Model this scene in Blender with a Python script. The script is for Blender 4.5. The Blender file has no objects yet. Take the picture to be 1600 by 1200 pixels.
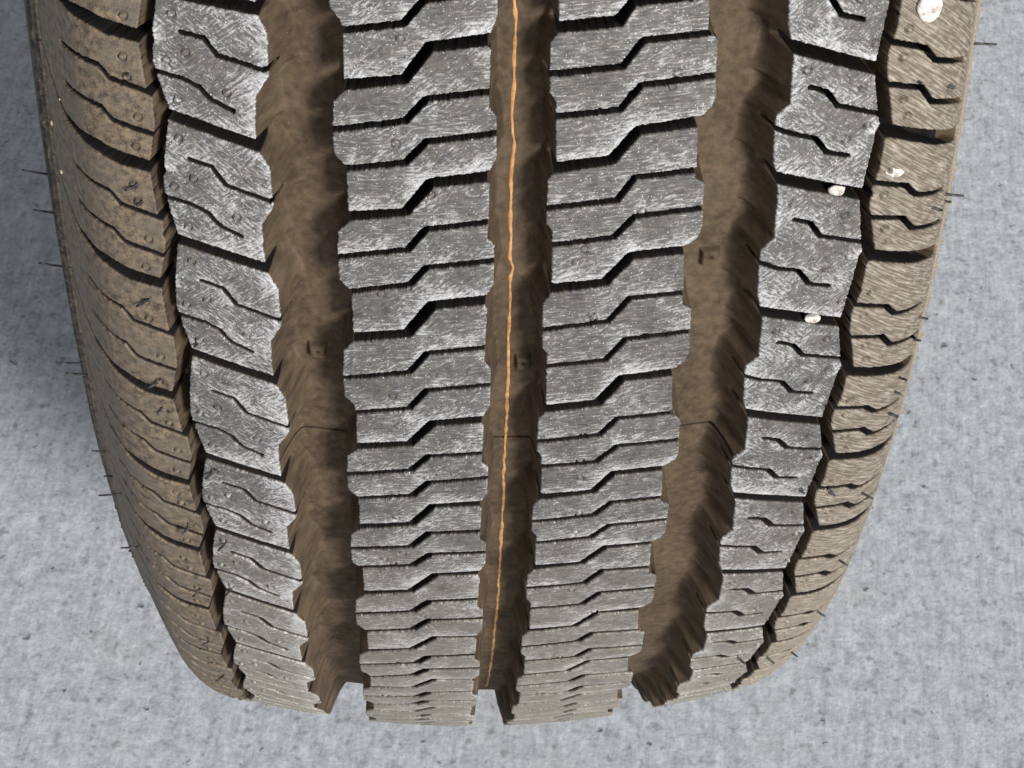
import bpy, math
import numpy as np
from mathutils import Matrix, Vector

# ------------------------------------------------------------------ camera, world, sun, exposure
scene = bpy.context.scene
C = bpy.context.collection
RM = 0.37                                   # tyre radius in metres
TILT = math.radians(56.5)                   # where round the tyre the photographer stands
CAM = dict(xc=-0.026307395, D=2.098061349, f=3378.0621)
CM = np.array([[0.9990669567509679, 0.007382533058488346, -0.04255248681334592],
               [0.007228720074730398, 0.9427975534279874, 0.33328744179204],
               [0.04257888601690798, -0.3332840702101461, 0.9418645162706353]])
Q = np.array([[1, 0, 0], [0, math.cos(TILT), -math.sin(TILT)], [0, math.sin(TILT), math.cos(TILT)]])
def to_world(P):                            # tyre frame (radius 1) -> world metres, ground at z=0
    W = (np.asarray(P) * RM) @ Q.T
    W[..., 2] += RM
    return W
cam_d = bpy.data.cameras.new('camera'); cam = bpy.data.objects.new('camera', cam_d); C.objects.link(cam)
cw = to_world(np.array([CAM['xc'], 0, CAM['D']])); R3 = Q @ CM
cam.matrix_world = Matrix([[*R3[0], cw[0]], [*R3[1], cw[1]], [*R3[2], cw[2]], [0, 0, 0, 1]])
cam_d.sensor_width = 36; cam_d.lens = 36 * CAM['f'] / 1600; cam_d.clip_start = 0.01; cam_d.clip_end = 500
cam_d.dof.use_dof = True; cam_d.dof.focus_distance = 0.43; cam_d.dof.aperture_fstop = 190
scene.camera = cam

SUN_T = (0.43, 0.0, 0.90)                  # direction to the sun in the tyre frame (x right, y up the picture, z out)
sw = Q @ np.array(SUN_T); sw = sw / np.linalg.norm(sw)
sun_d = bpy.data.lights.new('sun', 'SUN'); sun = bpy.data.objects.new('sun', sun_d); C.objects.link(sun)
sun_d.energy = 4.4; sun_d.angle = math.radians(13.0); sun_d.color = (1.0, 0.955, 0.89)
sun.rotation_euler = Vector(sw).to_track_quat('Z', 'Y').to_euler()
world = bpy.data.worlds.new("World"); scene.world = world; world.use_nodes = True
wn = world.node_tree.nodes; wl = world.node_tree.links
sky = wn.new('ShaderNodeTexSky'); sky.sky_type = 'NISHITA'; sky.sun_disc = False
sky.sun_elevation = math.asin(sw[2]); sky.sun_rotation = math.atan2(sw[0], sw[1])
bg = wn['Background']; hs = wn.new('ShaderNodeHueSaturation'); hs.inputs['Saturation'].default_value = .12   # hazy, milky sky
wl.new(sky.outputs[0], hs.inputs['Color']); wl.new(hs.outputs[0], bg.inputs[0]); bg.inputs[1].default_value = 0.12
scene.view_settings.view_transform = 'Standard'; scene.view_settings.look = 'None'
scene.view_settings.exposure = 0.02; scene.view_settings.gamma = 1

# ------------------------------------------------------------------ tyre profile
SC = 0.024808758; KAP = 2 * 0.59886086
def _prof(u1, rho, amax, rho2, L=0.56, n=1121):
    u = np.linspace(0, L, n); du = u[1] - u[0]; a = np.zeros(n)
    for i in range(1, n):
        k = KAP if u[i] < u1 else (1 / rho if a[i - 1] < amax else 1 / rho2)
        a[i] = a[i - 1] + k * du
    a = np.minimum(a, 2.2); m = (a[1:] + a[:-1]) / 2
    return u, np.concatenate([[0], np.cumsum(np.cos(m) * du)]), 1 - np.concatenate([[0], np.cumsum(np.sin(m) * du)]), a
PL = _prof(.215, .045, 1.05, .40); PR = _prof(.22, .06, 1.2, .25)
def prof(u):
    u = np.asarray(u, float); au = np.abs(u); neg = u < 0
    S = np.where(neg, -np.interp(au, PL[0], PL[1]), np.interp(au, PR[0], PR[1])) + SC
    r = np.where(neg, np.interp(au, PL[0], PL[2]), np.interp(au, PR[0], PR[2]))
    a = np.where(neg, -np.interp(au, PL[0], PL[3]), np.interp(au, PR[0], PR[3]))
    return S, r, a
def surf(u, th, dep=0.0):                   # dep in units of the radius, below the surface
    S, r, a = prof(u)
    S = S - np.sin(a) * dep; r = r - np.cos(a) * dep
    return np.stack([S + 0 * th, -r * np.sin(th), r * np.cos(th)], -1)
def normal(u, th):
    a = prof(u)[2]
    return np.stack([np.sin(a) + 0 * th, -np.cos(a) * np.sin(th), np.cos(a) * np.cos(th)], -1)
CPOS = np.array([CAM['xc'], 0, CAM['D']])
def project(P):
    q = (P - CPOS) @ CM
    return np.stack([800 + CAM['f'] * q[..., 0] / -q[..., 2], 600 - CAM['f'] * q[..., 1] / -q[..., 2]], -1)
_gu, _gt = np.meshgrid(np.linspace(-.42, .36, 157), np.radians(np.linspace(-20, 66, 173)), indexing='ij')
_gp = surf(_gu, _gt); _gx = project(_gp)
_vis = (normal(_gu, _gt) * (CPOS - _gp)).sum(-1) > 0.02
_gx[~_vis] = 1e6
def locate(x, y, dep=0.0):                  # where on the tyre a measured feature lies -> (u, theta)
    d = (_gx[..., 0] - x) ** 2 + (_gx[..., 1] - y) ** 2
    i = np.unravel_index(np.argmin(d), d.shape); p = np.array([_gu[i], _gt[i]])
    for it in range(12):
        f0 = project(surf(p[0], p[1], dep)) - (x, y)
        J = np.stack([(project(surf(p[0] + 1e-5, p[1], dep)) - (x, y) - f0) / 1e-5,
                      (project(surf(p[0], p[1] + 1e-5, dep)) - (x, y) - f0) / 1e-5], -1)
        st = np.linalg.solve(J.T @ J + np.eye(2) * 1.0, J.T @ f0); p = p - np.clip(st, -.02, .02)
    return p
MM = RM * 1000.0
def L(pts, dep=0.0):                        # list of measured points -> array of (U, V) in mm
    return np.array([locate(x, y, dep) for x, y in pts]) * MM

# ------------------------------------------------------------------ measured tread pattern
# centre ribs: cross cuts, k = wide groove (upper edge, lower edge) or t = thin sipe
CLX = [('t', [(533,48),(630,37.5),(662,1),(728,-8)]),
 ('k', [(537,125),(633,116),(675,64),(767,52)], [(527,143),(631,133),(667,84),(762,73)]),
 ('t', [(520,203),(633,190),(666,155),(764,144)]), ('t', [(541,264),(633,255),(666,222),(775,209)]),
 ('k', [(544,331),(634,325),(675,278),(766,267)], [(534,347),(633,339),(669,297),(762,286)]),
 ('t', [(530,402),(637,391),(666,359),(762,348)]), ('t', [(548,456),(641,445),(666,419),(772,408)]),
 ('k', [(552,519),(637,514),(677,469),(762,461)], [(545,537),(636,530),(672,487),(759,478)]),
 ('t', [(536,591),(639,583),(667,553),(758,544)]), ('t', [(556,645),(639,639),(666,611),(767,602)]),
 ('k', [(558,693),(640,690),(678,656),(756,650)], [(550,704),(641,699),(673,669),(755,663)]),
 ('t', [(544,742),(641,736),(669,714),(755,709)]), ('t', [(562,779),(644,775),(669,755),(765,747)]),
 ('k', [(562,819),(644,816),(677,787),(753,783)], [(556,828),(642,824),(675,796),(753,792)]),
 ('t', [(552,858),(642,855),(670,834),(752,831)]), ('t', [(569,887),(644,884),(672,867),(761,864)]),
 ('k', [(569,923),(642,921),(680,895),(750,892)], [(563,931),(641,928),(680,903),(750,900)]),
 ('t', [(557,960),(645,956),(670,941),(747,937)]), ('t', [(573,987),(644,984),(669,970),(755,967)]),
 ('k', [(575,1014),(644,1012),(680,994),(745,993)], [(568,1020),(644,1017),(678,999),(745,998)]),
 ('t', [(562,1039),(650,1037),(669,1027),(745,1024)]), ('t', [(578,1058),(645,1056),(666,1047),(750,1045)])]
CRX = [('k', [(873,34),(970,23),(992,-6),(1104,-18)], [(862,53),(964,45),(988,12),(1103,0)]),
 ('t', [(859,116),(973,105),(1005,64),(1102,53)]), ('t', [(867,183),(969,172),(1002,134),(1114,119)]),
 ('k', [(869,252),(958,242),(1000,195),(1097,181)], [(858,275),(953,260),(995,214),(1091,200)]),
 ('t', [(855,326),(964,314),(992,278),(1086,267)]), ('t', [(862,384),(959,372),(992,339),(1098,326)]),
 ('k', [(862,444),(948,434),(989,392),(1075,383)], [(855,460),(942,450),(984,409),(1073,398)]),
 ('t', [(848,516),(950,503),(984,467),(1069,458)]), ('t', [(855,573),(945,564),(977,531),(1080,518)]),
 ('k', [(853,633),(938,623),(973,585),(1056,575)], [(844,647),(930,638),(970,600),(1053,589)]),
 ('t', [(841,691),(936,681),(964,655),(1048,646)]), ('t', [(847,730),(930,723),(964,698),(1059,688)]),
 ('k', [(845,772),(927,765),(959,737),(1041,727)], [(839,784),(925,773),(958,744),(1039,737)]),
 ('t', [(833,816),(927,806),(955,786),(1034,778)]), ('t', [(839,849),(922,841),(952,822),(1045,812)]),
 ('k', [(836,883),(908,877),(947,852),(1022,845)], [(832,893),(909,884),(945,860),(1021,852)]),
 ('t', [(826,920),(912,912),(941,892),(1016,887)]), ('t', [(831,952),(909,945),(937,927),(1025,919)]),
 ('k', [(827,983),(895,977),(933,955),(1003,949)], [(823,990),(899,982),(933,961),(1002,956)]),
 ('t', [(817,1012),(902,1003),(925,990),(997,985)]), ('t', [(822,1034),(900,1027),(922,1015),(1005,1009)])]
CH = {'CLl':[(537,125),(544,331),(552,519),(558,693),(562,819),(569,923),(575,1014)],
 'CLr':[(767,52),(766,267),(762,461),(756,650),(753,783),(750,892),(745,993)],
 'CRl':[(873,34),(869,252),(862,444),(853,633),(845,772),(836,883),(827,983)],
 'CRr':[(1097,181),(1075,383),(1056,575),(1041,727),(1022,845),(1003,949)],
 'ILr':[(398,5),(400,220),(414,412),(427,589),(439,745),(452,859),(459,954),(472,1033)],
 'ILl':[(244,-26),(264,171),(278,367),(300,545),(322,708),(337,822),(353,919),(369,1003)],
 'IRr':[(1369,98),(1347,296),(1314,497),(1284,653),(1258,777),(1227,888),(1194,977)],
 'IRl':[(1237,63),(1213,270),(1188,480),(1166,640),(1146,770),(1128,891),(1103,987)],
 'SLr':[(214,47),(233,253),(250,437),(269,614),(294,751),(311,857),(325,950),(344,1022)],
 'SRl':[(1395,197),(1367,392),(1334,575),(1306,709),(1280,822),(1244,927),(1214,1002)]}
# edge outlines over one pitch, measured once per rib edge; first and last point are the block's lower corner
ED = {'CLl':[(537,125),(537,143),(520,158),(519,200),(522,241),(537,256),(541,264),(542,281),(544,330)],
 'CLr':[(767,52),(763,74),(767,76),(765,141),(764,169),(776,182),(776,206),(776,247),(766,267)],
 'CRl':[(873,34),(870,55),(860,67),(859,112),(859,144),(869,159),(868,181),(869,251)],
 'CRr':[(1097,181),(1091,200),(1089,262),(1087,279),(1102,287),(1099,323),(1097,358),(1091,371),(1075,383)],
 'ILr':[(400,220),(406,240),(421,264),(425,306),(427,324),(409,352),(411,392),(414,412)],
 'ILl':[(264,171),(262,191),(256,244),(255,290),(258,304),(266,330),(278,367)],
 'IRr':[(1369,98),(1367,117),(1372,172),(1375,194),(1369,208),(1362,237),(1347,296)],
 'IRl':[(1237,63),(1241,90),(1237,137),(1235,163),(1214,181),(1211,200),(1209,250),(1213,270)],
 'SLr':[(214,47),(216,73),(228,141),(236,151),(241,196),(239,212),(233,253)],
 'SRl':[(1395,197),(1383,220),(1375,266),(1361,300),(1359,325),(1364,362),(1367,392)]}

TH0, TH1 = math.radians(-13.5), math.radians(66.0)
PITCH = math.radians(5.25) * MM
chain = {k: L(v) for k, v in CH.items()}
def extend_chain(c):                        # carry the pitch on round the tyre, past what the photo shows
    c = [tuple(p) for p in c]
    mu = np.mean([p[0] for p in c])
    first, last = c[0], c[-1]
    while c[0][1] > -math.pi * MM * 1.02: c.insert(0, (first[0], c[0][1] - PITCH))
    while c[-1][1] < math.pi * MM * 1.02: c.append((last[0], c[-1][1] + PITCH))
    return np.array(c)
chain = {k: extend_chain(c) for k, c in chain.items()}
edge = {}
for k, pts in ED.items():
    p = L(pts); c = chain[k]
    v0, v1 = p[0, 1], p[-1, 1]
    fr = (p[:, 1] - v0) / (v1 - v0); du = p[:, 0] - (p[0, 0] + (p[-1, 0] - p[0, 0]) * fr)
    fr = np.maximum.accumulate(fr + np.arange(len(fr)) * 1e-5)
    U, V = [], []
    for i in range(len(c) - 1):
        for f, d in list(zip(fr, du))[:-1]:
            V.append(c[i, 1] + f * (c[i + 1, 1] - c[i, 1])); U.append(c[i, 0] + f * (c[i + 1, 0] - c[i, 0]) + d)
    V = np.array(V); U = np.array(U); o = np.argsort(V, kind='stable')
    edge[k] = (V[o], U[o])
def E(k, V): return np.interp(V, edge[k][0], edge[k][1])

# the outer four ribs: wide cut T_k(u) below each block, features measured in one block and repeated
SLshape = np.array(L([(78,110),(91,150),(103,178),(125,203),(156,222),(194,241),(233,253)]))
SRshape = np.array(L([(1395,197),(1440,203),(1475,205),(1497,196),(1512,188)]))
class Rib:
    def __init__(s, name, lk, rk, shape=None, anchor=None):
        s.name = name; s.cuts = []
        if shape is None:
            a, b = chain[lk], chain[rk]
            for p in b:                      # pair the corners
                q = a[np.argmin(np.abs(a[:, 1] - p[1] - s._off(lk)))]
                s.cuts.append(np.array([q, p]))
        else:
            for p in chain[anchor]:
                ref = SLshape[-1] if anchor == 'SLr' else SRshape[0]
                s.cuts.append(shape + (p - ref) * (1.0, 1.0))
        s.cuts = sorted(s.cuts, key=lambda c: c[:, 1].mean())
    def _off(s, lk): return {'ILl': -7.0, 'IRl': -7.0}[lk]
    def T(s, i, U):
        c = s.cuts[i]; o = np.argsort(c[:, 0]); return np.interp(U, c[o, 0], c[o, 1])
    def block(s, U, V):
        return sum((V > s.T(i, U)).astype(int) for i in range(len(s.cuts)))
    def template(s, pts):                    # measured points -> (U, frac)
        p = L(pts); k = int(s.block(p[:, 0], p[:, 1])[len(p) // 2])
        a = s.T(k - 1, p[:, 0]); b = s.T(k, p[:, 0])
        return np.stack([p[:, 0], (p[:, 1] - a) / (b - a)], -1)
    def place(s, t, k):
        a = s.T(k - 1, t[:, 0]); b = s.T(k, t[:, 0])
        du = s.cuts[k][:, 0].mean() - s.u0
        return np.stack([t[:, 0] + du, a + t[:, 1] * (b - a)], -1)
    def set_ref(s, xy):
        p = locate(*xy) * MM
        k = int(s.block(p[0], p[1])); s.u0 = s.cuts[k][:, 0].mean()
IL = Rib('IL', 'ILl', 'ILr'); IL.set_ref((330, 300))
IR = Rib('IR', 'IRl', 'IRr'); IR.set_ref((1300, 200))
SL = Rib('SL', None, None, SLshape, 'SLr'); SL.set_ref((180, 180))
SR = Rib('SR', None, None, SRshape, 'SRl'); SR.set_ref((1440, 110))
UEL = float(SLshape[0, 0]) ; UER = float(SRshape[-1, 0])

SIPES = {'IL': [[(296,250),(330,262),(338,272),(352,290),(392,305),(420,315),(434,312)],
                [(252,304),(262,309),(300,321),(325,334),(334,345),(345,355),(376,370)]],
 'IR': [[(1267,137),(1292,144),(1300,154),(1309,166),(1331,170),(1376,179)],
        [(1199,197),(1241,211),(1275,217),(1283,227),(1292,239),(1325,244)]],
 'SL': [[(94,64),(116,84),(150,100),(159,110),(169,122),(200,133),(242,149)],
        [(100,127),(125,150),(156,166),(164,176),(175,188),(206,200),(245,213)]],
 'SR': [[(1390,65),(1447,75),(1454,84),(1462,94),(1487,95),(1508,91)],
        [(1382,132),(1441,137),(1448,147),(1456,159),(1478,159),(1503,154)]]}
NIBS = {'IL': [(278,217),(302,281),(273,292),(292,353),(367,341),(362,215)], 'SL': [(191,89),(198,119),(214,183),(211,233)],
 'SR': [(1420,45),(1409,91),(1484,137),(1411,156),(1414,181)], 'IR': [(1348,137),(1355,197),(1320,219),(1344,272),(1262,112)]}
CAPS = []      # (u0,v0,r0,u1,v1,r1,depth mm, thin)
def caps(poly, rad, depth, thin):
    poly = np.asarray(poly); rad = np.broadcast_to(rad, len(poly))
    for i in range(len(poly) - 1):
        CAPS.append((*poly[i], rad[i], *poly[i + 1], rad[i + 1], depth, thin))
DEEP = 11.2
CUTV = {}
def centre_rib(key, X, lk, rk):
    seq = []
    for it in X:
        up = L(it[1])
        if it[0] == 't': seq.append(['t', up, np.full(len(up), .66)])
        else:
            lo = L(it[2]); c = (up + lo) / 2; hw = np.abs(lo[:, 1] - up[:, 1]) / 2
            seg = np.gradient(c[:, 1]) / np.gradient(c[:, 0]); hw = hw * np.array([1, .86, .80, .97])
            seq.append(['k', c, np.clip(hw * .88, .85, 1.25)])
    n0 = len(seq)
    def m(e): return e[1][:, 1].mean()
    sh = PITCH
    while m(seq[0]) > -math.pi * MM:
        e = seq[2]; seq.insert(0, [e[0], e[1] - np.array([0, sh if len(seq) != n0 else m(seq[3]) - m(seq[0])]), e[2]])
    while m(seq[-1]) < math.pi * MM:
        e = seq[-3]; seq.append([e[0], e[1] + np.array([0, sh]), e[2]])
    ks = []
    for t, p, r in seq:
        v = p[:, 1].mean()
        ul = E(lk, p[0, 1]); ur = E(rk, p[-1, 1])
        q = np.concatenate([[p[0] + (np.array([-3.2, .5]) if t == 'k' else np.array([-.8, .1]))], p,
                            [p[-1] + (np.array([3.2, -.5]) if t == 'k' else np.array([.8, -.1]))]])
        rr = np.concatenate([[r[0]], r, [r[-1]]])
        caps(q, rr, 9.0 if t == 'k' else 7.0, t == 't')
        if t == 'k': ks.append(p)
    CUTV[key] = ks
centre_rib('CL', CLX, 'CLl', 'CLr'); centre_rib('CR', CRX, 'CRl', 'CRr')
def cut_index(ks, U, V):
    n = np.zeros(np.shape(V), int)
    for p in ks: n += (V > np.interp(U, p[:, 0], p[:, 1]))
    return n
NIB_PTS = []
rg = np.random.default_rng(4)
for rib in (IL, IR, SL, SR):
    tm = [rib.template(s) for s in SIPES[rib.name]]; nb = rib.template(NIBS[rib.name])
    for k in range(1, len(rib.cuts)):
        for t in tm: caps(rib.place(t, k), .50 if rib.name in ('IL', 'IR') else .60, 6.5, True)
        for p in rib.place(nb, k): NIB_PTS.append((p[0] + rg.normal(0, .2), p[1] + rg.normal(0, .2), .30 + .25 * rg.random()))
    for k, c in enumerate(rib.cuts):
        if rib.name == 'SL':
            w = np.array([.25, .55, .95, 1.35, 1.55, 1.55, 1.35]); q = c + np.stack([-w * .55, w * .8], -1)
            q = np.concatenate([[q[0] + (-5, -5.5)], q, [q[-1] + (2.6, .5)]]); w = np.concatenate([[.12], w, [1.3]])
            caps(q, w, 8.5, False)
        elif rib.name == 'SR':
            w = np.array([1.35, 1.45, 1.6, 1.7, 1.5]); q = c + np.stack([0 * w, w], -1)
            q = np.concatenate([[q[0] + (-2.2, 0)], q[:4]]); w = np.concatenate([[1.3], w[:4]])
            caps(q[:3], w[:3], 8.0, False); caps(q[2:4], w[2:4], 6.0, False); caps(q[3:], w[3:], 3.5, False)
        else:
            a, b = c[0], c[1]; d = (b - a) / np.linalg.norm(b - a); nrm = np.array([-d[1], d[0]])
            w = 1.2 if rib.name == 'IL' else 1.25
            a2, b2 = a + nrm * w, b + nrm * w
            ext = (1.8, 3.4) if rib.name == 'IL' else (3.4, 1.8)
            caps([a2 - d * ext[0], a2, b2, b2 + d * ext[1]], w, 9.0, False)
for key, ks in CUTV.items():
    for p in ks:
        for q in range(3):
            NIB_PTS.append((p[1, 0] + rg.uniform(-8, 12), p[1, 1] + 8 + rg.uniform(0, 20), .12))
CA = np.array([c[:7] for c in CAPS]); CT = np.array([c[7] for c in CAPS])

TWI = [(locate(1108, 397, .03) * MM, (2.4, 2.4)), (locate(817, 562, .03) * MM, (1.9, 2.2)), (locate(497, 543, .03) * MM, (2.2, 2.2))]
SEAM_V = float(locate(797, 684, .03)[1] * MM)

def hash_noise(x, y, seed=0):               # smooth value noise
    xi = np.floor(x).astype(int); yi = np.floor(y).astype(int); fx = x - xi; fy = y - yi
    fx = fx * fx * (3 - 2 * fx); fy = fy * fy * (3 - 2 * fy)
    def h(a, b):
        n = (a * 374761393 + b * 668265263 + seed * 974634777) & 0x7fffffff
        n = ((n ^ (n >> 13)) * 1274126177) & 0x7fffffff
        return ((n ^ (n >> 16)) & 0xffff) / 65535.0
    return (h(xi, yi) * (1 - fx) + h(xi + 1, yi) * fx) * (1 - fy) + (h(xi, yi + 1) * (1 - fx) + h(xi + 1, yi + 1) * fx) * fy

# edges either side of the four main grooves with the width their walls run out over
def height(u, th, fine=True):
    """u (nu), th (nt) sorted; returns depth (mm), lip, edge-distance, rib id grids"""
    U = (u * MM)[:, None] + np.zeros(len(th)); V = np.zeros(len(u))[:, None] + (th * MM)
    jit = (hash_noise(V * 1.3, U * .15, 1) - .5) * .20 + (hash_noise(V * 4.1, U * .2, 2) - .5) * .22
    ed = {k: E(k, V) for k in edge}
    def frac(k):
        c = chain[k][:, 1]; i = np.clip(np.searchsorted(c, V[0]) - 1, 0, len(c) - 2)
        return ((V[0] - c[i]) / (c[i + 1] - c[i]))[None, :] + 0 * U
    dep = np.full(U.shape, 99.0); rib = np.zeros(U.shape, np.int8)
    big = 1e3
    fl = frac('ILr'); fr = frac('IRl')
    def saw(f, a, b, n):                     # wall run-out: widens over each half pitch, then drops back
        g0 = np.where(f < n, f / n, (f - n) / (1 - n)); e = .16
        return a + (b - a) * np.where(g0 < 1 - e, g0 / (1 - e), .5 + .5 * np.cos((g0 - 1 + e) / e * math.pi)) ** 1.0
    specs = [('SL', -big, 'SLr', 0, 1.0 + 0 * U), ('IL', 'ILl', 'ILr', .7, saw(fl, 2.2, 4.6, .60)),
             ('CL', 'CLl', 'CLr', 1.7 + 0 * U, saw(frac('CLr'), 1.4, 2.5, .58)),
             ('CR', 'CRl', 'CRr', saw(frac('CRl'), 1.4, 2.6, .45), 1.5 + 0 * U),
             ('IR', 'IRl', 'IRr', saw(fr, 2.6, 5.8, .42), .7), ('SR', 'SRl', big, 1.0, 0)]
    mids = []
    for n, (nm, lk, rk, wl_, wr_) in enumerate(specs):
        dl = U - (ed[lk] if isinstance(lk, str) else lk); dr = (ed[rk] if isinstance(rk, str) else rk) - U
        dl = dl - jit * np.exp(-np.maximum(-dl, 0) / .35); dr = dr + jit * np.exp(-np.maximum(-dr, 0) / .35)
        tl = np.clip(-dl / np.maximum(wl_, .01), 0, 1) if isinstance(lk, str) else 0 * U
        tr = np.clip(-dr / np.maximum(wr_, .01), 0, 1) if isinstance(rk, str) else 0 * U
        t = np.maximum(tl, tr); D = DEEP * (1 - (1 - t) ** 2)
        m = D < dep; m &= ~((D >= DEEP - 1e-6) & (dep < 90))
        dep = np.minimum(dep, D); rib[m] = n
        if n == 0: ins = np.where(m, np.minimum(np.abs(dl), np.abs(dr)), 99.)
        else: ins = np.minimum(ins, np.minimum(np.abs(dl), np.abs(dr)))
        if n == 2: lipx = np.exp(-np.abs(dr) / 1.6) * (dr > 0)
        if n == 1: lipx1 = np.exp(-np.abs(dr) / 5.0) * (dr > 0)
        if n == 4: lipx4 = np.exp(-np.abs(dl) / 4.0) * (dl > 0)
    narrow = ((U < ed['ILl']) | (U > ed['IRr']))
    dep = np.where(narrow, dep * .80, dep)
    lip = np.maximum(np.maximum(lipx * .5, lipx1 * .9), lipx4 * .6)
    # cross cuts
    uu = u * MM; vv = th * MM; J2 = (hash_noise(U * 1.6, V * .2, 5) - .5) * .22 + (hash_noise(U * 5, V * .2, 6) - .5) * .15
    for c, thin in zip(CA, CT):
        u0, v0, r0, u1, v1, r1, D = c
        if not fine and thin: continue
        mg = 4.0
        i0, i1 = np.searchsorted(uu, [min(u0, u1) - mg, max(u0, u1) + mg]); j0, j1 = np.searchsorted(vv, [min(v0, v1) - mg, max(v0, v1) + mg])
        if i1 <= i0 or j1 <= j0: continue
        su = U[i0:i1, j0:j1]; sv = V[i0:i1, j0:j1] + J2[i0:i1, j0:j1]
        du, dv = u1 - u0, v1 - v0; l2 = du * du + dv * dv + 1e-9
        t = np.clip(((su - u0) * du + (sv - v0) * dv) / l2, 0, 1)
        px = su - (u0 + t * du); py = sv - (v0 + t * dv)
        d = np.hypot(px, py) - (r0 + t * (r1 - r0))
        rp = .22 if thin else .42
        if thin: d = d - .85 * np.clip((sv / MM - .45) / .60, 0, 1)
        if not fine: rp = 1.0
        cd = D * np.clip(-d / rp + .5, 0, 1)
        if not thin: cd = np.minimum(cd, D)
        dep[i0:i1, j0:j1] = np.maximum(dep[i0:i1, j0:j1], cd)
        q = np.maximum(d, 0); ins[i0:i1, j0:j1] = np.minimum(ins[i0:i1, j0:j1], q)
        lp = np.exp(-q / 2.4) * (py < 0) * (.55 if thin else 1.0)
        lip[i0:i1, j0:j1] = np.maximum(lip[i0:i1, j0:j1], lp)
    lip = lip * (dep < .6)
    # vent stubs
    if fine:
        for (a, b, hgt) in NIB_PTS:
            i0, i1 = np.searchsorted(uu, [a - 1.3, a + 1.3]); j0, j1 = np.searchsorted(vv, [b - 1.3, b + 1.3])
            if i1 <= i0 or j1 <= j0: continue
            r = np.hypot(U[i0:i1, j0:j1] - a, V[i0:i1, j0:j1] - b)
            s = dep[i0:i1, j0:j1]; ok = s < .3
            s += np.where(ok, -hgt * np.clip((.55 - r) / .15 + .5, 0, 1) + .62 * np.exp(-((r - .85) / .17) ** 2), 0)
        for (p, (wu, wv)) in TWI:
            q = np.clip((1 - np.maximum(np.abs(U - p[0]) / wu, np.abs(V - p[1]) / wv)) * 3.5, 0, 1)
            dep -= 1.7 * q * np.clip((dep - 6) / 3, 0, 1)
            r = np.hypot(U - p[0], V - p[1]); dep += 1.2 * np.clip((.55 - r) / .2, 0, 1)
        # uneven, slightly wavy moulding in the groove floors and the mould joint across them
        dep += np.where(dep > 6, (hash_noise(U * .25, V * .16, 8) - .5) * .25, 0)
        dep += np.where((dep > 2) & (U > -75) & (U < 62), 1.1 * np.exp(-((V - SEAM_V) / .30) ** 2), 0)
        dep += (hash_noise(U * .12, V * .1, 9) - .5) * .15
    # shoulder ribs beyond the tread: circumferential mouldings
    wob = (hash_noise(V * .05, 0 * U, 11) - .5) * 1.0
    for (uc, w, D) in ((UEL - 5.0, .35, -.5), (UEL - 7.2, .8, 1.6), (UEL - 8.8, .3, -.7), (UEL - 11.5, 1.1, 1.3), (UEL - 15, .5, -.6), (UEL - 17.5, .8, 1.0), (UEL - 22, 1.2, 1.0),
                       (UER + 1.5, .4, -.5), (UER + 2.9, .7, 1.8), (UER + 4.3, .4, -.6), (UER + 7.0, 1.0, 1.2)):
        dep += D * np.exp(-((U - uc - wob * .4) / w) ** 2)
    crumb = np.clip(hash_noise(U * 1.2, V * .35, 13) + hash_noise(U * 2.5, V * .9, 14) * .5 - .95, 0, 1)
    m = ((U < UEL - 6) & (U > UEL - 13)) | ((U > UER + 2) & (U < UER + 5))
    dep -= np.where(m, crumb * 2.0, 0)
    zone = np.stack([U < (ed['ILl'] + ed['SLr']) / 2, ins, U > (ed['IRr'] + ed['SRl']) / 2], -1)
    return U, V, dep, lip, zone, rib

# ------------------------------------------------------------------ materials
def new_mat(name):
    m = bpy.data.materials.new(name); m.use_nodes = True
    nt = m.node_tree; return m, nt, nt.nodes['Principled BSDF']
class NT:
    def __init__(s, nt): s.nt = nt
    def n(s, t, **kw):
        nd = s.nt.nodes.new(t)
        for k, v in kw.items(): setattr(nd, k, v)
        return nd
    def link(s, a, b): s.nt.links.new(a, b)
    def val(s, nd, i, v):
        if hasattr(v, 'is_output'): s.link(v, nd.inputs[i])
        else: nd.inputs[i].default_value = v
    def math(s, op, a, b=0.0, clamp=False):
        nd = s.n('ShaderNodeMath', operation=op, use_clamp=clamp); s.val(nd, 0, a); s.val(nd, 1, b); return nd.outputs[0]
    def mix(s, f, a, b):
        nd = s.n('ShaderNodeMix', data_type='RGBA'); s.val(nd, 0, f)
        for i, v in ((6, a), (7, b)):
            if hasattr(v, 'is_output'): s.link(v, nd.inputs[i])
            else: nd.inputs[i].default_value = (*v, 1)
        return nd.outputs[2]
    def ramp(s, f, a, b):                    # linear step a..b -> 0..1
        nd = s.n('ShaderNodeMapRange'); nd.clamp = True; s.val(nd, 0, f); nd.inputs[1].default_value = a; nd.inputs[2].default_value = b
        return nd.outputs[0]
    def noise(s, vec, scale, detail=3, rough=.55, rot=0, sc=(1, 1, 1), loc=(0, 0, 0), dist=0):
        mp = s.n('ShaderNodeMapping'); s.link(vec, mp.inputs[0]); mp.inputs['Rotation'].default_value = (0, 0, math.radians(rot))
        r2 = s.n('ShaderNodeMapping'); s.link(mp.outputs[0], r2.inputs[0]); r2.inputs['Scale'].default_value = sc; r2.inputs['Location'].default_value = loc
        nz = s.n('ShaderNodeTexNoise'); s.link(r2.outputs[0], nz.inputs['Vector'])
        nz.inputs['Scale'].default_value = scale; nz.inputs['Detail'].default_value = detail; nz.inputs['Roughness'].default_value = rough
        nz.inputs['Distortion'].default_value = dist
        return nz.outputs[0]

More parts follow.
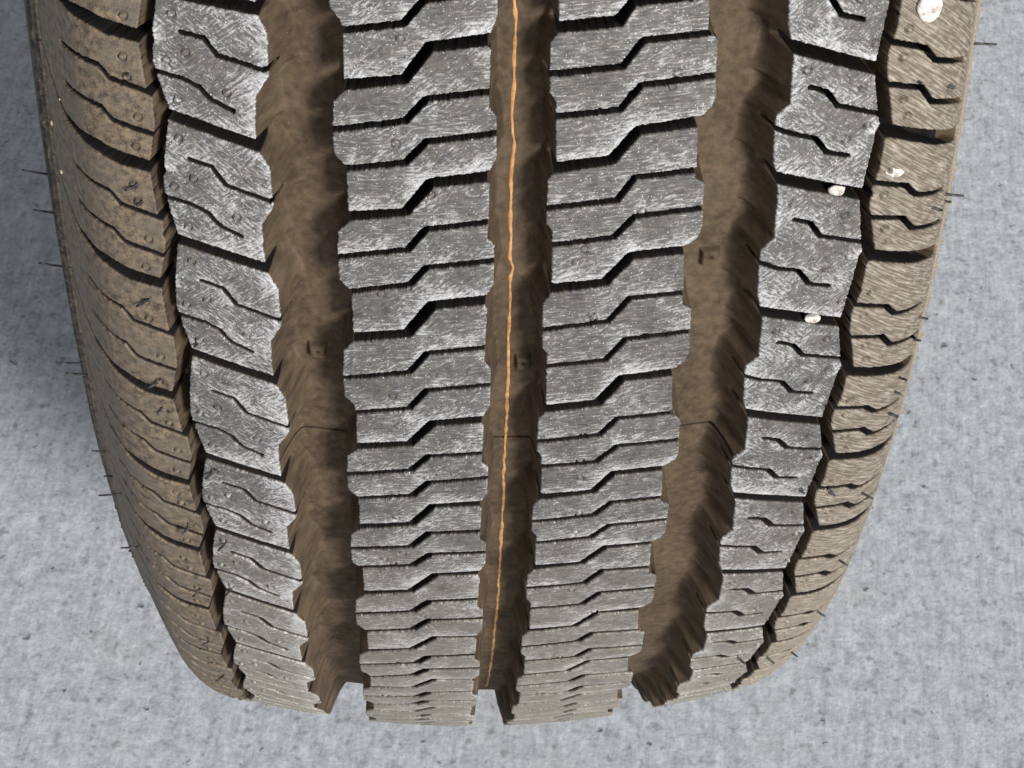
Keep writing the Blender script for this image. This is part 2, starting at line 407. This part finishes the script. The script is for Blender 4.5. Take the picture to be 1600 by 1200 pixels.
rubber, nt, bs = new_mat('worn_dusty_rubber'); g = NT(nt)
at = g.n('ShaderNodeAttribute', attribute_name='mm').outputs['Vector']        # (U, V, depth) in mm
sep = g.n('ShaderNodeSeparateXYZ'); g.link(at, sep.inputs[0]); Ux, Vy, Dz = sep.outputs
lipa = g.n('ShaderNodeAttribute', attribute_name='lip').outputs['Fac']
flat = g.n('ShaderNodeCombineXYZ'); g.link(Ux, flat.inputs[0]); g.link(Vy, flat.inputs[1]); g.link(g.math('MULTIPLY', Dz, .3), flat.inputs[2])
F = flat.outputs[0]
big1 = g.noise(F, .09, 4, .6); mid1 = g.noise(F, .5, 4, .6, loc=(7, 3, 0)); fine1 = g.noise(F, 2.6, 4, .7)
grain = g.noise(F, 7.0, 2, .6)
sA = g.noise(F, 1.0, 4, .66, rot=38, sc=(.50, 1.8, 1))      # scuffs one way
sB = g.noise(F, 1.0, 4, .66, rot=-38, sc=(.50, 1.8, 1), loc=(31, 5, 0))
sH = g.noise(F, 1.0, 5, .66, rot=4, sc=(.32, 2.0, 1), loc=(11, 15, 0))
sR = g.noise(F, 1.0, 4, .62, rot=-36, sc=(.17, 2.2, 1), loc=(3, 9, 0), dist=.3)
fleck = g.noise(F, 2.1, 2, .5, loc=(17, 41, 0))
m_cr = g.math('MULTIPLY', g.ramp(Ux, 0, 2), g.ramp(Ux, 47, 45)); m_cl = g.math('MULTIPLY', g.ramp(Ux, -40, -38), g.ramp(Ux, 2, 0))
zs = g.n('ShaderNodeSeparateXYZ'); g.link(g.n('ShaderNodeAttribute', attribute_name='zone').outputs['Vector'], zs.inputs[0])
m_sl, _, m_sr = zs.outputs
def mixf(f, a, b):
    nd = g.n('ShaderNodeMix', data_type='FLOAT'); g.val(nd, 0, f); g.val(nd, 2, a); g.val(nd, 3, b); return nd.outputs[0]
pat = g.ramp(g.noise(F, .16, 3, .6, loc=(50, 20, 0)), .46, .54)
st = mixf(pat, sA, sB)
sC = g.noise(F, .85, 5, .68, rot=20, sc=(.50, 1.6, 1), loc=(2, 55, 0))
st = mixf(m_cl, st, mixf(pat, sA, sH))
st = mixf(m_cr, st, mixf(g.ramp(big1, .5, .58), sH, sC))
st = mixf(m_sr, st, sR)
# how scuffed: more at the lips, uneven elsewhere
bias = g.math('ADD', g.math('MULTIPLY', lipa, .215), g.math('MULTIPLY', g.math('SUBTRACT', big1, .5), .46))
bias = g.math('ADD', bias, g.math('MULTIPLY', g.math('SUBTRACT', mid1, .5), .22))
sb = g.math('ADD', st, bias)
scuff = g.ramp(sb, .555, .80)
soft = g.ramp(sb, .34, .80)
flk = g.math('MULTIPLY', g.ramp(g.math('ADD', fleck, g.math('MULTIPLY', bias, .35)), .64, .71), .9)
base = g.mix(soft, (.048, .047, .046), (.168, .165, .162))
base = g.mix(g.math('MULTIPLY', g.ramp(mid1, .45, .75), .40), base, (.17, .14, .105))
top = g.mix(scuff, base, (.46, .465, .48)); top = g.mix(flk, top, (.52, .52, .52))
top_sr = g.mix(g.ramp(g.math('ADD', sR, g.math('MULTIPLY', g.math('SUBTRACT', mid1, .5), .3)), .44, .72), (.120, .096, .068), (.38, .34, .28))
top = g.mix(g.math('MULTIPLY', m_sr, .9), top, top_sr)
brown = g.mix(g.ramp(g.math('ADD', g.math('MULTIPLY', big1, .4), g.math('MULTIPLY', mid1, .6)), .36, .66), (.048, .035, .024), (.122, .088, .057))
brown = g.mix(g.math('MULTIPLY', g.ramp(grain, .64, .74), .30), brown, (.22, .18, .14))
brown = g.mix(g.math('MULTIPLY', g.ramp(g.noise(F, 3.4, 2, .5, loc=(9, 77, 0)), .73, .77), .8), brown, (.42, .38, .33))
sl_c = g.mix(g.ramp(g.math('ADD', g.math('MULTIPLY', mid1, .6), g.math('MULTIPLY', fine1, .4)), .40, .60), (.042, .035, .029), (.205, .155, .102))
sl_c = g.mix(g.math('MULTIPLY', g.ramp(big1, .46, .60), .60), sl_c, (.118, .101, .082))
tan_c = g.mix(g.ramp(fine1, .4, .65), (.20, .160, .110), (.36, .30, .215))
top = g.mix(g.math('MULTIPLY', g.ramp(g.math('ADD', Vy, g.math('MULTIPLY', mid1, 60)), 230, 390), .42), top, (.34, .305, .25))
top = g.mix(m_sl, top, sl_c)
top = g.mix(g.math('MULTIPLY', g.ramp(Ux, UER - 5, UER - 1), .85), top, tan_c)
side = g.mix(g.math('MULTIPLY', g.ramp(g.math('ADD', mid1, g.math('MULTIPLY', fine1, .3)), .60, .85), g.ramp(Ux, UEL - 22, UEL - 9)), (.018, .017, .016), (.22, .175, .125))
m_side = g.ramp(Ux, UEL - 7, UEL - 12)
top = g.mix(m_side, top, side)
m_dep = g.ramp(g.math('ADD', Dz, g.math('MULTIPLY', g.math('SUBTRACT', fine1, .5), .5)), .35, .7)
# cuts: black rubber, with their shadow painted into the same near-black
col = g.mix(g.math('MULTIPLY', m_dep, g.math('SUBTRACT', 1.0, m_side)), top, brown)
cut_shade = g.math('MULTIPLY', g.n('ShaderNodeAttribute', attribute_name='cut').outputs['Fac'], g.ramp(g.math('ADD', Dz, g.math('MULTIPLY', g.math('SUBTRACT', fine1, .5), .4)), .45, .8))
col = g.mix(cut_shade, col, (.013, .012, .012))
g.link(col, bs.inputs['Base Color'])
rg_ = g.math('ADD', .62, g.math('MULTIPLY', m_dep, .2)); rg_ = g.math('SUBTRACT', rg_, g.math('MULTIPLY', scuff, .12)); g.link(rg_, bs.inputs['Roughness'])
g.link(g.math('SUBTRACT', .42, g.math('MULTIPLY', g.math('MAXIMUM', cut_shade, g.math('MULTIPLY', m_dep, .6)), .36)), bs.inputs['Specular IOR Level'])
hsum = g.math('ADD', g.math('MULTIPLY', st, .9), g.math('ADD', g.math('MULTIPLY', fine1, .35), g.math('MULTIPLY', grain, .15)))
bmp = g.n('ShaderNodeBump'); bmp.inputs['Strength'].default_value = .55; bmp.inputs['Distance'].default_value = .00035
g.link(g.math('MULTIPLY', hsum, g.math('SUBTRACT', 1.0, g.math('MULTIPLY', m_dep, .85))), bmp.inputs['Height']); g.link(bmp.outputs[0], bs.inputs['Normal'])

paint, nt, b2 = new_mat('orange_marking_line'); g2 = NT(nt)
tc = g2.n('ShaderNodeTexCoord').outputs['Object']
g2.link(g2.mix(g2.ramp(g2.noise(tc, 600, 3), .35, .7), (.36, .17, .06), (.58, .33, .14)), b2.inputs['Base Color']); b2.inputs['Roughness'].default_value = .7
hairm, nt, b3 = new_mat('black_rubber_hair'); g3 = NT(nt); tc = g3.n('ShaderNodeTexCoord').outputs['Object']
g3.link(g3.mix(g3.ramp(g3.noise(tc, 900, 2), .4, .65), (.012, .012, .014), (.075, .075, .080)), b3.inputs['Base Color']); b3.inputs['Roughness'].default_value = .5; b3.inputs['Specular IOR Level'].default_value = .25
peb, nt, b4 = new_mat('pale_stone'); g4 = NT(nt); tc = g4.n('ShaderNodeTexCoord').outputs['Object']
g4.link(g4.mix(g4.ramp(g4.noise(tc, 300, 4, .65), .52, .66), (.70, .66, .62), (.28, .23, .21)), b4.inputs['Base Color']); b4.inputs['Roughness'].default_value = .7
bm4 = g4.n('ShaderNodeBump'); bm4.inputs['Strength'].default_value = .6; bm4.inputs['Distance'].default_value = .0006; g4.link(g4.noise(tc, 500, 4, .6), bm4.inputs['Height']); g4.link(bm4.outputs[0], b4.inputs['Normal'])
grit, nt, b5 = new_mat('tan_grit'); g5 = NT(nt); tc = g5.n('ShaderNodeTexCoord').outputs['Object']
g5.link(g5.mix(g5.ramp(g5.noise(tc, 800, 3), .4, .65), (.55, .42, .26), (.75, .62, .45)), b5.inputs['Base Color']); b5.inputs['Roughness'].default_value = .85

conc, nt, b6 = new_mat('broomed_concrete'); g6 = NT(nt); tc = g6.n('ShaderNodeTexCoord').outputs['Object']
c_big = g6.noise(tc, 9, 5, .6); c_mid = g6.noise(tc, 130, 5, .65); c_f = g6.noise(tc, 460, 5, .72)
c_x = g6.noise(tc, 1.0, 4, .65, rot=8, sc=(330, 52, 1), dist=.3); c_y = g6.noise(tc, 1.0, 4, .6, rot=8, sc=(150, 210, 1), loc=(5, 1, 0))
c_line = g6.noise(tc, 1.0, 2, .5, rot=8, sc=(52, 2.2, 1), loc=(2, 8, 0))
s6 = g6.math('ADD', g6.math('MULTIPLY', c_mid, .32), g6.math('ADD', g6.math('MULTIPLY', c_x, .22), g6.math('ADD', g6.math('MULTIPLY', c_y, .12), g6.math('MULTIPLY', c_f, .34))))
cc = g6.mix(g6.ramp(s6, .40, .62), (.25, .273, .310), (.56, .600, .660))
cc = g6.mix(g6.math('MULTIPLY', g6.ramp(c_big, .50, .70), .35), cc, (.47, .45, .42))
cc = g6.mix(g6.math('MULTIPLY', g6.ramp(c_line, .66, .74), .35), cc, (.20, .205, .215))
pits = g6.noise(tc, 150, 3, .5, loc=(4, 4, 4)); cc = g6.mix(g6.math('MULTIPLY', g6.ramp(pits, .66, .73), .7), cc, (.10, .10, .105))
pits2 = g6.noise(tc, 190, 2, .5, loc=(1, 9, 4)); cc = g6.mix(g6.math('MULTIPLY', g6.ramp(pits2, .60, .72), .6), cc, (.15, .15, .15))
g6.link(cc, b6.inputs['Base Color']); b6.inputs['Roughness'].default_value = .9
bp6 = g6.n('ShaderNodeBump'); bp6.inputs['Strength'].default_value = .5; bp6.inputs['Distance'].default_value = .002
g6.link(g6.math('SUBTRACT', s6, g6.math('MULTIPLY', g6.ramp(pits, .69, .76), .5)), bp6.inputs['Height']); g6.link(bp6.outputs[0], b6.inputs['Normal'])

# ------------------------------------------------------------------ mesh helpers
def tag(o, label=None, cat=None, group=None, kind=None):
    for k, v in (('label', label), ('category', cat), ('group', group), ('kind', kind)):
        if v: o[k] = v
    return o
def mesh_obj(name, verts, faces, mat, parent=None, smooth=True, attrs=None):
    """verts (n,3), faces (m,4 or 3) int arrays"""
    me = bpy.data.meshes.new(name); nf, k = faces.shape
    me.vertices.add(len(verts)); me.vertices.foreach_set('co', np.ascontiguousarray(verts, np.float32).ravel())
    me.loops.add(nf * k); me.loops.foreach_set('vertex_index', np.ascontiguousarray(faces, np.int32).ravel())
    me.polygons.add(nf); me.polygons.foreach_set('loop_start', np.arange(0, nf * k, k, dtype=np.int32))
    me.polygons.foreach_set('loop_total', np.full(nf, k, np.int32))
    me.update(calc_edges=True)
    me.polygons.foreach_set('use_smooth', np.full(nf, smooth))
    for nm, (ty, arr) in (attrs or {}).items():
        a = me.attributes.new(nm, ty, 'POINT'); a.data.foreach_set('vector' if ty == 'FLOAT_VECTOR' else 'value', np.ascontiguousarray(arr, np.float32).ravel())
    me.materials.append(mat)
    o = bpy.data.objects.new(name, me); C.objects.link(o)
    if parent: o.parent = parent
    return o

tyre = bpy.data.objects.new('tyre', None); C.objects.link(tyre); tyre.empty_display_size = .1
tag(tyre, 'large worn dusty black tyre standing upright on the concrete, its tread facing the camera', 'tyre')

def build_patch(u, th, fine, only_coarse=False):
    U, V, dep, lip, zone, rib = height(u, th, fine)
    P = to_world(surf(u[:, None] + 0 * th, th[None, :] + 0 * u[:, None], dep / MM))
    nu, nt_ = U.shape
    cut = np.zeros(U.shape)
    # mask of sipes and wide cuts, whose near-black colour paints in groove shadow
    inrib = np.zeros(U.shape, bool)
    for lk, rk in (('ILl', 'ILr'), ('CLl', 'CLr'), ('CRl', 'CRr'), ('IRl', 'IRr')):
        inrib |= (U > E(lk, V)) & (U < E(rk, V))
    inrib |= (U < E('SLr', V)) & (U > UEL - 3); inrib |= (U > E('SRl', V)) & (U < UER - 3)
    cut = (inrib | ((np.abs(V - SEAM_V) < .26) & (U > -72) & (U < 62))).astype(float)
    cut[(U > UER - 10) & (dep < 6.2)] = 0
    idx = np.arange(nu * nt_).reshape(nu, nt_)
    quads = np.stack([idx[:-1, :-1], idx[:-1, 1:], idx[1:, 1:], idx[1:, :-1]], -1).reshape(-1, 4)
    qd = dep[:-1, :-1]; qU = (U[:-1, :-1] + U[1:, 1:]) / 2; qV = (V[:-1, :-1] + V[1:, 1:]) / 2; qr = rib[:-1, :-1]
    lab = np.zeros(qU.shape, int)             # 0 floor
    main = ~inrib[:-1, :-1]
    blockn = np.zeros(qU.shape, int)
    for n, rb in ((0, SL), (1, IL), (4, IR), (5, SR)):
        m = qr == n; blockn[m] = rb.block(qU[m], qV[m])
    for n, kk in ((2, 'CL'), (3, 'CR')):
        m = qr == n; blockn[m] = cut_index(CUTV[kk], qU[m], qV[m])
    floor_d = np.where((qU < E('ILl', qV)) | (qU > E('IRr', qV)), 8.2, 10.0)
    isblock = qd < floor_d
    isblock &= ~((qd > 8.0) & ~main)
    lab = np.where(isblock, 100 + qr * 200 + blockn, 0)
    lab = np.where(qU < UEL - 4.5, 1, lab); lab = np.where(qU > UER + .8, 2, lab)
    comp = np.arange(lab.size).reshape(lab.shape) # connected pieces, so that crumbs of a block join the floor
    for it in range(60):
        c0 = comp.copy()
        for ax in (0, 1):
            a = [slice(None)] * 2; b = [slice(None)] * 2; a[ax] = slice(1, None); b[ax] = slice(None, -1); a = tuple(a); b = tuple(b)
            same = lab[a] == lab[b]; m_ = np.minimum(comp[a], comp[b])
            comp[a] = np.where(same, m_, comp[a]); comp[b] = np.where(same, np.minimum(comp[a], comp[b]), comp[b])
        f_ = comp.ravel(); comp = f_[f_[f_]].reshape(lab.shape)
        if (comp == c0).all(): break
    cnt = np.bincount(comp.ravel(), minlength=lab.size)[comp]
    lab = np.where((lab >= 100) & (cnt < 900), 0, lab)
    lab = lab.ravel()
    vw = P.reshape(-1, 3); mm = np.stack([U, V, dep], -1).reshape(-1, 3); lp = lip.ravel(); ct = cut.ravel(); zn = zone.reshape(-1, 3)
    if not fine:
        lab[lab >= 100] = 0
    for l in np.unique(lab):
        q = quads[lab == l]
        vs, inv = np.unique(q, return_inverse=True); q2 = inv.reshape(-1, 4)
        if fine: nm = {0: 'groove_floor', 1: 'sidewall', 2: 'sidewall'}.get(int(l), 'tread_block')
        else: nm = {0: 'tread_band', 1: 'sidewall', 2: 'sidewall'}[int(l)]
        if nm == 'tread_block' and len(q2) < 150: nm = 'tread_block_end'
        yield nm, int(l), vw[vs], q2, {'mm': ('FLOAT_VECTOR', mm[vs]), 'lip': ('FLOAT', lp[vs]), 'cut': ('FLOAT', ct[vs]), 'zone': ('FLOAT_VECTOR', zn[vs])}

D2R = math.pi / 180
FINE = .026
u_f = np.concatenate([np.arange(-.54, -.36, .008), np.arange(-.36, UEL / MM - .05, .002), np.arange(UEL / MM - .05, UER / MM + .03, .00058),
                      np.arange(UER / MM + .03, .36, .002), np.arange(.36, .54, .008)])
th_f = np.concatenate([np.arange(-13.5, 6, .08), np.arange(6, 60, FINE), np.arange(60, 66.01, .06)]) * D2R
th_c = np.concatenate([[th_f[-1] / D2R], np.arange(66.25, 346.3, .25), [360 - 13.5]]) * D2R
side_parts = {1: [], 2: []}; leftovers = []
for nm, l, v, q, at_ in build_patch(u_f, th_f, True):
    if l in (1, 2): side_parts[l].append((v, q, at_))
    elif nm == 'tread_block_end' or l == 0: leftovers.append((v, q, at_))
    else: mesh_obj(nm, v, q, rubber, tyre, True, at_)
def joined(name, parts):
    off = 0; vs = []; qs = []; aa = {}
    for v, q, a in parts:
        vs.append(v); qs.append(q + off); off += len(v)
        for k, (t, x) in a.items(): aa.setdefault(k, (t, []))[1].append(x)
    return mesh_obj(name, np.concatenate(vs), np.concatenate(qs), rubber, tyre, True, {k: (t, np.concatenate(x)) for k, (t, x) in aa.items()})
joined('groove_floor', leftovers)
# the rest of the way round the tyre (out of the picture)
thc = np.where(th_c > math.pi, th_c, th_c)
u_c = np.concatenate([np.arange(-.54, UEL / MM - .05, .008), np.arange(UEL / MM - .05, UER / MM + .03, .003), np.arange(UER / MM + .03, .54, .008)])
for seg in ((th_c[th_c <= math.pi]), (th_c[th_c > math.pi - .005] - 2 * math.pi)):
    for nm, l, v, q, at_ in build_patch(u_c, seg, False):
        if l in (1, 2): side_parts[l].append((v, q, at_))
        else: mesh_obj('tread_band', v, q, rubber, tyre, True, at_)
for l in (1, 2): joined('sidewall', side_parts[l])

# unseen disc added between the sidewalls to close the hub against sunlight
rimm, nt, b7 = new_mat('dark_steel'); g7 = NT(nt); tc = g7.n('ShaderNodeTexCoord').outputs['Object']
g7.link(g7.mix(g7.noise(tc, 20, 4), (.05, .05, .05), (.12, .12, .12)), b7.inputs['Base Color']); b7.inputs['Metallic'].default_value = .6; b7.inputs['Roughness'].default_value = .5
rp = [(-.25, .50), (-.25, .66), (-.235, .66), (-.22, .60), (-.05, .52), (.12, .50), (.25, .58), (.29, .66), (.305, .66), (.30, .56), (.20, .46), (.14, .36), (.17, .2), (.17, .0)]
ta = np.linspace(0, 2 * math.pi, 97)[:-1]
rv = np.array([[(s_, -r_ * math.sin(t), r_ * math.cos(t)) for t in ta] for s_, r_ in rp]); ri = np.arange(len(rp) * 96).reshape(len(rp), 96); rj = np.roll(ri, -1, axis=1)
mesh_obj('hub_shadow_wheel', to_world(rv).reshape(-1, 3), np.stack([ri[:-1], ri[1:], rj[1:], rj[:-1]], -1).reshape(-1, 4), rimm, tyre)

# ------------------------------------------------------------------ orange line in the centre groove
SP = [(803,-20),(803,0),(805,31),(803,94),(802,147),(799,175),(803,219),(799,281),(798,344),(797,403),(802,420),(798,434),(796,487),(794,537),
      (794,581),(792,644),(790,678),(787,731),(786,787),(783,840),(780,897),(777,944),(775,966),(770,1012),(763,1060),(761,1072)]
def tube(name, pts, rads, mat, parent, sides=6):
    pts = np.asarray(pts, float); n = len(pts); T = np.gradient(pts, axis=0); T /= np.linalg.norm(T, axis=1)[:, None]
    a = np.cross(T, [.31, .2, .93]); a /= np.linalg.norm(a, axis=1)[:, None]; b = np.cross(T, a)
    ph = np.arange(sides) / sides * 2 * math.pi
    V = (pts[:, None] + (a[:, None] * np.cos(ph)[None, :, None] + b[:, None] * np.sin(ph)[None, :, None]) * np.asarray(rads)[:, None, None]).reshape(-1, 3)
    V = np.concatenate([V, pts[:1], pts[-1:]])
    f = []
    for i in range(n - 1):
        for j in range(sides):
            k = (j + 1) % sides; f.append((i * sides + j, i * sides + k, (i + 1) * sides + k, (i + 1) * sides + j))
    for j in range(sides):
        k = (j + 1) % sides; f.append((len(V) - 2, k, j, j)); f.append((len(V) - 1, (n - 1) * sides + j, (n - 1) * sides + k, (n - 1) * sides + k))
    me = bpy.data.meshes.new(name); me.from_pydata(V.tolist(), [], [tuple(dict.fromkeys(x)) for x in f]); me.materials.append(mat)
    me.polygons.foreach_set('use_smooth', [True] * len(me.polygons))
    o = bpy.data.objects.new(name, me); C.objects.link(o); o.parent = parent; return o
fd = 10.95
sp = L([p for p in SP if p[1] < 1065], fd / MM)
vv = np.arange(sp[0, 1], sp[-1, 1] + 25, .7)
uu = np.interp(vv, sp[:, 1], sp[:, 0]) + (hash_noise(vv * .35, vv * 0, 21) - .5) * .3
hw = .38 + (hash_noise(vv * .5, vv * 0, 22) - .5) * .30 + (hash_noise(vv * 1.4, vv * 0, 23) - .5) * .18
rows = []
for off, dz in ((-1, .0), (-.8, .16), (0, .2), (.8, .16), (1, .0)):
    uo = uu + hw * off
    base_d = np.full(len(vv), 0.0)
    nzf = (hash_noise(uo * .25, vv * .16, 8) - .5) * .25 + (hash_noise(uo * .12, vv * .1, 9) - .5) * .15
    rows.append(to_world(surf(uo / MM, vv / MM, (DEEP + nzf - dz + (.1 if dz == 0 else 0)) / MM)))
rows = np.stack(rows, 1); n = len(vv); ii = np.arange(n * 5).reshape(n, 5)
mesh_obj('marking_line', rows.reshape(-1, 3), np.stack([ii[:-1, :-1], ii[1:, :-1], ii[1:, 1:], ii[:-1, 1:]], -1).reshape(-1, 4), paint, tyre)

# ------------------------------------------------------------------ rubber hairs left by the mould vents
def hair(root_px, length, lean, w=.33, bend=.2):
    p = np.array(locate(*root_px)); P0 = surf(p[0], p[1], .001); N = normal(p[0], p[1])
    tu = surf(p[0] + 1e-4, p[1]) - surf(p[0] - 1e-4, p[1]); tu /= np.linalg.norm(tu)
    tv = surf(p[0], p[1] + 1e-4) - surf(p[0], p[1] - 1e-4); tv /= np.linalg.norm(tv)
    d = N + tu * lean[0] + tv * lean[1]; d /= np.linalg.norm(d)
    t = np.linspace(0, 1, 7)[:, None]; Lr = length / MM
    pts = P0 + d * t * Lr + (tu * bend + tv * bend * .4) * (t ** 2) * Lr * .5
    return tube('rubber_hair', to_world(pts), np.array([1.25, 1.0, .92, .9, .88, .85, .7]) * w / 1000, hairm, tyre)
for (a, b) in [((62,274),(25,271)),((77,333),(48,332)),((89,419),(53,417)),((126,568),(89,574)),((131,586),(97,584)),((159,706),(138,705)),
               ((169,745),(157,744)),((183,772),(149,783)),((209,855),(182,857))]:
    ln = math.hypot(a[0] - b[0], a[1] - b[1]) / 8.0 * 1.15
    hair((a[0] + 7, a[1]), ln + .8, (-.35, (b[1] - a[1]) * .01 - .06), .30, -.1)
for (a, b) in [((1525,68),(1558,69)),((1484,304),(1508,305)),((1442,496),(1453,497)),((1352,770),(1366,783)),((1316,875),(1328,886)),
               ((1283,956),(1291,966)),((1242,1019),(1248,1030)),((1432,530),(1440,536)),((1403,612),(1410,618)),((1482,315),(1489,316)),((1410,590),(1420,593))]:
    ln = math.hypot(a[0] - b[0], a[1] - b[1]) / 8.0 * 1.15
    hair((a[0] - 6, a[1]), ln + .8, (.3, .05), .32, .1)
for (tip, root, w) in [((195,303),(216,288),.36),((213,327),(223,314),.36),((203,488),(236,466),.38),((230,617),(252,594),.38),((324,755),(338,733),.42),((250,653),(253,639),.4),
                    ((289,839),(299,820),.38),((346,863),(355,845),.36),((307,936),(314,919),.36),((358,931),(364,916),.38),((319,1023),(333,1000),.36),((345,1069),(350,1056),.34),
                    ((305,548),(310,534),.38),((198,121),(204,115),.4),((1416,516),(1428,527),.4),((1487,140),(1481,134),.4),((1463,331),(1455,324),.36),((1303,773),(1294,766),.42),
                    ((1397,656),(1387,645),.42),((1255,772),(1249,763),.36),((1158,1037),(1152,1027),.4),((1203,1034),(1198,1027),.36),((1440,132),(1434,127),.34)]:
    pr = locate(*root); pt = locate(*tip); dd = (pt - pr) * MM * (.75, .55)
    hair(root, max(1.2, min(3.6, np.hypot(*dd) * 1.05)), (np.clip(dd[0] * .45, -1.3, 1.3), np.clip(dd[1] * .35, -1.3, 1.3)), w, .3 * np.sign(dd[0]))

# ------------------------------------------------------------------ stones and grit caught in the tread
def stone(name, px, size, rot, seed, mat, sink, label, cat, group=None, dep=0.5):
    p = locate(*px, dep / MM); P0 = surf(p[0], p[1], (dep + sink) / MM); N = normal(p[0], p[1])
    tu = surf(p[0] + 1e-4, p[1]) - surf(p[0] - 1e-4, p[1]); tu /= np.linalg.norm(tu); tv = np.cross(N, tu)
    c, s = math.cos(rot), math.sin(rot); ax = np.stack([tu * c + tv * s, -tu * s + tv * c, N])
    r = np.random.default_rng(seed); nlat, nlon = 22, 34; V = []
    dirs = r.normal(size=(11, 3)); dirs /= np.linalg.norm(dirs, axis=1)[:, None]; offs = r.uniform(.66, .98, 11)
    for i in range(nlat + 1):
        a = math.pi * i / nlat
        for j in range(nlon):
            b = 2 * math.pi * j / nlon; q = np.array([math.sin(a) * math.cos(b), math.sin(a) * math.sin(b), math.cos(a)])
            dt = dirs @ q; rad = 1.0
            for x, o in zip(dt, offs):
                if x > .1: rad = min(rad, o / x)
            rad += .03 * math.sin(7 * q[0] + seed) * math.cos(6 * q[1])
            V.append(q * rad)
    V = np.array(V) * (np.array(size) / 2); V = (V @ ax) / MM + P0
    ii = np.arange((nlat + 1) * nlon).reshape(nlat + 1, nlon); jj = np.roll(ii, -1, axis=1)
    W = to_world(V); ctr = W.mean(0)
    o = mesh_obj(name, W - ctr, np.stack([ii[:-1], ii[1:], jj[1:], jj[:-1]], -1).reshape(-1, 4), mat)
    o.location = ctr
    return tag(o, label, cat, group)
G = 'small stones stuck in the tread grooves'
stone('pebble', (1449, 8), (6.0, 7.0, 4.8), .35, 3, peb, -.3, 'biggest white stone, wedged in the right shoulder groove at the top edge', 'pebble', G)
stone('pebble', (1396, 269), (5.0, 2.3, 2.6), .0, 8, peb, .1, 'flat cream stone lodged in a thin sipe of the right shoulder block', 'pebble', G)
stone('pebble', (1309, 298), (4.4, 2.3, 2.8), -.1, 12, peb, .3, 'rounded pale stone in a cross groove, level with the flat cream stone to its right', 'pebble', G, dep=1.0)
stone('pebble', (1270, 498), (3.7, 2.0, 2.6), -.05, 17, peb, .2, 'smallest whitish chip under a grey block edge, lowest of the tread stones', 'pebble', G, dep=.8)
for (px, sz, sd, lb) in [((88, 308), (1.7, 1.0, .7), 2, 'largest tan crumb of grit on the left shoulder ridge'), ((97, 268), (.8, 1.1, .6), 5, 'tan crumb of grit just above the largest one on the left shoulder'),
                     ((82, 192), (.8, 1.4, .6), 7, 'long tan crumb of grit high on the left shoulder ridge'), ((94, 155), (.5, .5, .4), 9, 'tiny pale speck at the mouth of the curved shoulder groove')]:
    stone('grit_crumb', px, sz, .1, sd, grit, -.1, lb, 'grit', 'tan grit on the left shoulder', dep=0)

# ------------------------------------------------------------------ ground
n = 2
gv = np.array([(-60, -60, 0), (60, -60, 0), (60, 60, 0), (-60, 60, 0)], float)
go = mesh_obj('concrete_pavement', gv, np.array([[0, 1, 2, 3]]), conc, None, False); tag(go, 'pale grey broomed concrete ground under the tyre', 'pavement', None, 'structure')
